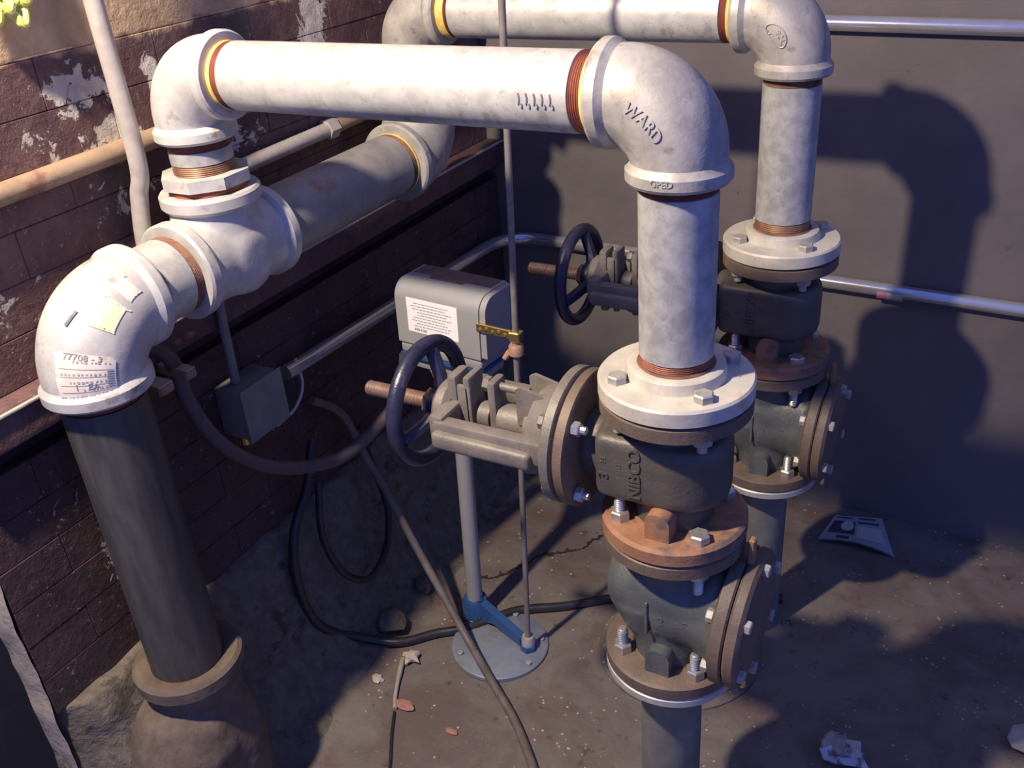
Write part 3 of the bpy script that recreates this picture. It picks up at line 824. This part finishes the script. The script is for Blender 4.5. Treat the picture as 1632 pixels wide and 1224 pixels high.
# the rod through guide and lever
g0 = WPr @ Vector((GX, GY, .0115)); 
rd = thing('float_rod', 'thin upright rod rising beside the grey switch box, with a copper stop', 'rod', g0)
top = Vector((-.345, .268, .75))
MB().cyl(g0, top, .0055, 14).build('rod', rod_m, rd)
ld_ = WPr @ Vector((GX, -.034, .732))
f_ = (ld_.z - g0.z) / (top.z - g0.z); rp = g0.lerp(top, f_); dr = (top - g0).normalized()
ll = WPr.inverted() @ rp
lv = MB().rbox(bw - .004, ll.x - .009, ll.y - .003, ll.y + .003, ll.z - .008, ll.z + .008, .001, 1).build('lever_arm', brass, fs, origin=(0, 0, 0))
sc_ = MB()
for i in range(5): sc_.lathe([(.0032, 0), (.003, .002), (.0005, .003)], (bw + .004 + i * (ll.x - .018 - bw) / 4.5, ll.y - .003, ll.z + .003 * (i % 2) - .002), -Y1, 10)
sc_.build('lever_rivets', brass, fs, origin=(0, 0, 0))
rc_ = MB().rbox(-.010, .011, -.009, .009, -.009, .009, .002, 1, c=rp); rc_.build('rod_clevis', brass, rd)
MB().lathe([(.011, -.036), (.013, -.034), (.013, -.020), (.011, -.016)], rp, dr, 20).build('stop_collar', copper, rd)
MB().cyl(rp + dr * -.028 + Vector((-.010, -.004, 0)), rp + dr * -.034 + Vector((-.018, -.010, -.008)), .005, 8).build('set_screw', copper, rd)

# ------------------------------------------------------------------ conduits
def bend(pts, rad, n=8):
    out = [Vector(pts[0])]
    for i in range(1, len(pts) - 1):
        p, a, b = Vector(pts[i]), Vector(pts[i - 1]), Vector(pts[i + 1])
        da = (a - p).normalized(); db = (b - p).normalized()
        p0 = p + da * rad; p1 = p + db * rad
        for k in range(n + 1):
            t = k / n; out.append((1 - t) ** 2 * p0 + 2 * t * (1 - t) * p + t * t * p1)
    out.append(Vector(pts[-1])); return out
YC = YB - .0165
c1 = MB().tube([(-.30, YC, .262), (2.0, YC, .222)], .0145, 24).build('conduit', chrome)
tag(c1, 'polished conduit along the top of the grey back wall', 'conduit')
c2 = thing('conduit', 'polished conduit low on the back wall, bending onto the left wall', 'conduit', (.8, YC, -.285))
pA = Vector((-.762, YC, -.258)); pB = Vector((2.0, YC, -.305))
def onb(x): return pA.lerp(pB, (x - pA.x) / (pB.x - pA.x))
MB().tube(bend([(-.802, .150, -.216), (-.802, YC, -.250), pB], .11, 12), .0145, 24).build('tube', chrome, c2)
MB().cyl(onb(.085), onb(.105), .0155, 24).build('pink_tape', tape_pink, c2)
MB().cyl(onb(.105), onb(.135), .0155, 24).build('coupling', emt, c2)
wp = MB().tube([(-.832, -.437, .243), (-.832, .30, .252), (-.832, YB - .01, .256)], .0150, 20).build('wall_pipe', pipe_paint)
tag(wp, 'brown painted pipe running level on the upper left wall', 'pipe')
w2 = thing('conduit', 'pale conduit on the left wall between the bushing and the header', 'conduit', (-.832, .2, .158))
MB().tube([(-.832, .02, .155), (-.832, .41, .159)], .0135, 20).build('tube', emt_pale, w2)
MB().tube([(-.832, .43, .159), (-.832, YB - .02, .164)], .0130, 20).build('tube', pipe_paint, w2, label='brown painted length past the coupling')
MB().hexn((-.832, .405, .159), Y1, .019, .026, 0, False).build('coupling', emt_pale, w2)
vc = MB().tube(spline([(-.785, -.062, .80), (-.785, -.060, .45), (-.785, -.058, .245), (-.800, -.060, .185), (-.806, -.068, .11), (-.808, -.07, -.0125)], 8), .0128, 20).build('upright_conduit', emt_pale)
tag(vc, 'pale upright conduit with a slight kink crossing the left wall', 'conduit')
# junction box with its drop conduit
jb = thing('junction_box', 'small grey junction box low on the left brick wall in shadow', 'junction box', (-.80, .045, -.265))
MB().rbox(-.824, -.760, .000, .095, -.265, -.170, .004, 2).build('box_body', box_gray, jb)
MB().rbox(-.7598, -.757, -.003, .098, -.268, -.167, .001, 1).build('box_cover', box_gray, jb)
MB().cyl((-.795, .020, -.2655), (-.795, .020, -.285), .012, 14).build('connector', brass, jb)
MB().cyl((-.795, .065, -.2655), (-.795, .065, -.282), .012, 14).build('connector', bolt_dull, jb)
MB().hexn((-.802, .096, -.216), Y1, .018, .025, 0).build('connector', bolt_dull, jb)
vd = MB().tube([(-.792, .036, .02), (-.792, .028, -.06), (-.794, .026, -.168)], [.006, .008, .008], 14).build('drop_conduit', box_gray)
tag(vd, 'slim upright tube between the tee and the junction box', 'conduit')
bk = thing('pipe_bracket', 'small bracket stubs beside the drain pipe, pale top edges', 'bracket', (-.79, -.13, -.09))
for ya, yb in ((-.168, -.138), (-.113, -.092)):
    b_ = MB().rbox(-.8015, -.735, ya, yb, -.082, -.066, .003, 1).build('bracket_arm', pipe_paint, bk)
    MB().box(-.80, -.736, ya + .002, yb - .002, -.0662, -.0645).build('pale_edge', leaf_m, b_)

# ------------------------------------------------------------------ hose and cables
hose = [(-.765, -.150, .0), (-.772, -.105, -.055), (-.769, -.097, -.133), (-.748, -.076, -.217), (-.726, -.017, -.294), (-.705, .077, -.348), (-.684, .157, -.359), (-.662, .256, -.325), (-.646, .294, -.262), (-.640, .303, -.222)]
tag(MB().tube(spline(hose, 8), .0125, 14).build('flexible_hose', hose_m), 'thick dusty flexible hose sagging from the stickered elbow to the switch box', 'hose')
cable = [(-.19, -.07, FLOOR + .008), (-.26, .011, FLOOR + .008), (-.34, .088, FLOOR + .010), (-.417, .142, FLOOR + .022), (-.508, .205, FLOOR + .040), (-.585, .240, -.74), (-.668, .269, -.64), (-.722, .281, -.55), (-.762, .28, -.47), (-.795, .27, -.37), (-.80, .20, -.30)]
tag(MB().tube(spline(cable, 8), .0085, 12).build('cable', cable_m), 'brown dusty cable slanting down across the round floor plate', 'cable')
fcab = [(.02, .62, FLOOR + .009), (-.12, .575, FLOOR + .009), (-.281, .491, FLOOR + .009), (-.389, .410, FLOOR + .009), (-.480, .350, FLOOR + .011), (-.545, .268, FLOOR + .010), (-.602, .222, FLOOR + .010), (-.655, .168, FLOOR + .012), (-.72, .13, FLOOR + .03), (-.765, .06, -.74), (-.775, .04, -.62), (-.782, .065, -.52), (-.787, .13, -.45), (-.80, .18, -.38)]
tag(MB().tube(spline(fcab, 8), .0095, 12).build('cable', cable_b), 'black cable lying on the floor behind the column and looping up the wall', 'cable')
lpz = [(-.79, .30, -.42), (-.775, .315, -.53), (-.76, .318, -.63), (-.745, .273, -.70), (-.735, .195, -.715), (-.75, .14, -.66), (-.765, .12, -.56), (-.787, .16, -.46)]
tag(MB().tube(spline(lpz, 8), .0075, 10).build('cable', cable_b), 'loop of black cable hanging in shadow against the footing', 'cable')
tw = [(-.80, .10, -.30), (-.785, .14, -.28), (-.79, .175, -.25), (-.80, .18, -.20)]
tag(MB().tube(spline(tw, 6), .003, 8).build('wire', emt), 'thin grey wire poking out under the junction box', 'wire')

# ------------------------------------------------------------------ floor things
ap = thing('access_plate', 'round steel access plate bolted to the floor between the two risers', 'floor plate', (-.13, .40, FLOOR))
MB().lathe([(.0, 0), (.162, 0), (.162, .004), (.160, .006), (.0, .006)], (-.13, .40, FLOOR), Z1, 64, caps=False).build('plate', floor_m, ap)
for a in (-24, 24, 90, 150, 205, 265):
    MB().hexn(Vector((-.13, .40, FLOOR + .006)) + polar(.145, a), Z1, .009, .007).build('bolt_head', bolt_dull, ap)

cd = thing('package_card', 'grey printed packaging card lying flat by the back wall', 'card', (.13, .89, FLOOR))
q00, q10, q11, q01 = [Vector(p) for p in ((.040, .850, 0), (.205, .855, 0), (.158, .975, 0), (.058, .945, 0))]
def cardp(u, v, h=0):
    p = (q00 * (1 - u) + q10 * u) * (1 - v) + (q01 * (1 - u) + q11 * u) * v
    return Vector((p.x, p.y, FLOOR + .004 + h + .014 * (1 - v) ** 2 * sin(u * pi) + .006 * v))
cdm = grid_face(lambda u, v: cardp(u, v, .002), 16, 12)
cdm.add(*(lambda g: (g.v, g.f))(grid_face(lambda u, v: cardp(u, v, -.002), 16, 12)))
cdm.build('card', card_m, cd)
def cpatch(u0, u1, v0, v1, m, nm, rnd_=False):
    if rnd_:
        uc, vc_, ru, rv = (u0 + u1) / 2, (v0 + v1) / 2, (u1 - u0) / 2, (v1 - v0) / 2
        g = grid_face(lambda a, b: cardp(uc + ru * a * cos(2 * pi * b), vc_ + rv * a * sin(2 * pi * b), .0032 ), 4, 24)
    else: g = grid_face(lambda a, b: cardp(u0 + (u1 - u0) * a, v0 + (v1 - v0) * b, .0026), 6, 6)
    g.build(nm, m, cd)
cpatch(.06, .46, .30, .80, card_dark, 'dark_print'); cpatch(.22, .44, .42, .82, card_light, 'light_print', True)
cpatch(.50, .92, .22, .66, card_light, 'light_print'); cpatch(.50, .90, .76, .82, card_dark, 'dark_print')
cpatch(.22, .40, .08, .20, card_dark, 'dark_print'); cpatch(.05, .40, .90, .95, card_dark, 'dark_print')
cpatch(.50, .85, .90, .95, card_dark, 'dark_print')

def lump(name, label, cat, c, r, sc, m, seed, sub=2, amp=.35):
    from mathutils import noise as N
    bm = bmesh.new(); bmesh.ops.create_icosphere(bm, subdivisions=sub, radius=1)
    mb = MB()
    for v in bm.verts:
        k = 1 + amp * N.noise(v.co * 1.7 + Vector((seed * 3.1, seed, 0)))
        p = Vector((v.co.x * sc[0], v.co.y * sc[1], v.co.z * sc[2])) * r * k
        mb.v.append(p)
    zmin = min(p.z for p in mb.v)
    mb.v = [p + Vector(c) - Z1 * zmin for p in mb.v]
    bm.verts.index_update(); mb.f = [tuple(v.index for v in f.verts) for f in bm.faces]; bm.free()
    return tag(mb.build(name, m, None, c, angle=20), label, cat)
lump('wrapper', 'crumpled shiny plastic wrapper on the dark floor at the bottom right', 'wrapper', (.215, .262, FLOOR), .034, (1, 1, .7), foil_m, 3, 2, .9)
lump('stone', 'pale stone at the right edge of the floor', 'stone', (.50, .425, FLOOR), .035, (1, .8, .6), leaf_m, 5)
lump('brick_chip', 'pink brick chip beside the twig', 'chip', (-.556, .035, FLOOR), .017, (1.3, .6, .35), pink_m, 2)
lump('brick_chip', 'tiny flat pink chip below the floor cable', 'chip', (-.44, .022, FLOOR), .010, (1.4, .7, .3), pink_m, 8)
lump('paper_scrap', 'crinkled pale paper scrap at the top of the twig', 'paper scrap', (-.612, .143, FLOOR), .017, (1, .9, .55), leaf_m, 6, 2, .8)
lump('paper_scrap', 'small flat grey scrap left of the twig', 'paper scrap', (-.648, .070, FLOOR), .011, (1.2, .8, .3), leaf_m, 9, 2, .8)
lump('stone', 'dim stone chunk in the shadow below the cable loop', 'stone', (-.70, .20, FLOOR), .030, (1.2, 1, .8), concrete, 4)
lump('stone', 'smaller stone in the shadow beside the cable loop', 'stone', (-.705, .33, FLOOR), .022, (1, 1.1, .9), concrete, 7)
tag(MB().tube(spline([(-.628, .135, FLOOR + .005), (-.612, .10, FLOOR + .008), (-.585, .045, FLOOR + .006), (-.568, .02, FLOOR + .005)], 6), [.0055] * 8 + [.004] * 11, 8).build('twig', stick_m), 'short grey twig on the lit floor near the plate', 'twig')
tag(MB().tube(spline([(-.566, .014, FLOOR + .004), (-.535, -.04, FLOOR + .004), (-.503, -.09, FLOOR + .004), (-.47, -.15, FLOOR + .004)], 6), .0028, 8).build('wire', cable_b), 'thin dark wire running from the twig to the bottom edge', 'wire')
# yellow-green cord bundle hanging on the wall
cdn = MB()
for k, (y, dz) in enumerate(((-.205, .470), (-.185, .452), (-.165, .462), (-.15, .446), (-.14, .468))):
    cdn.tube(spline([(-.83, y - .012, .80), (-.822, y - .012, .50), (-.815, y - .004, dz), (-.815, y + .006, dz), (-.822, y + .012, .50), (-.83, y + .012, .80)], 6), .006, 10)
tag(cdn.build('hanging_cord', cord_y), 'yellow-green cord looped on the wall in the top left corner', 'cord')

# repeats carry a group
GROUPS = {'pipe_elbow': 'threaded elbows of the discharge pipework', 'riser_pipe': 'upright riser pipes on flanges',
          'crossover_pipe': 'level crossover pipes', 'pipe_nipple': 'short threaded nipples', 'pipe_flange': 'bolted pipe flanges',
          'gate_valve': 'gate valves on the risers', 'check_valve': 'check valves on the risers', 'lower_riser_pipe': 'pipes rising from the floor',
          'brick_chip': 'pink chips on the floor', 'paper_scrap': 'pale scraps on the floor', 'stone': 'loose stones on the floor'}
for o in bpy.data.objects:
    if o.parent is None and 'label' in o.keys() and o.name.split('.')[0] in GROUPS:
        o['group'] = GROUPS[o.name.split('.')[0]]
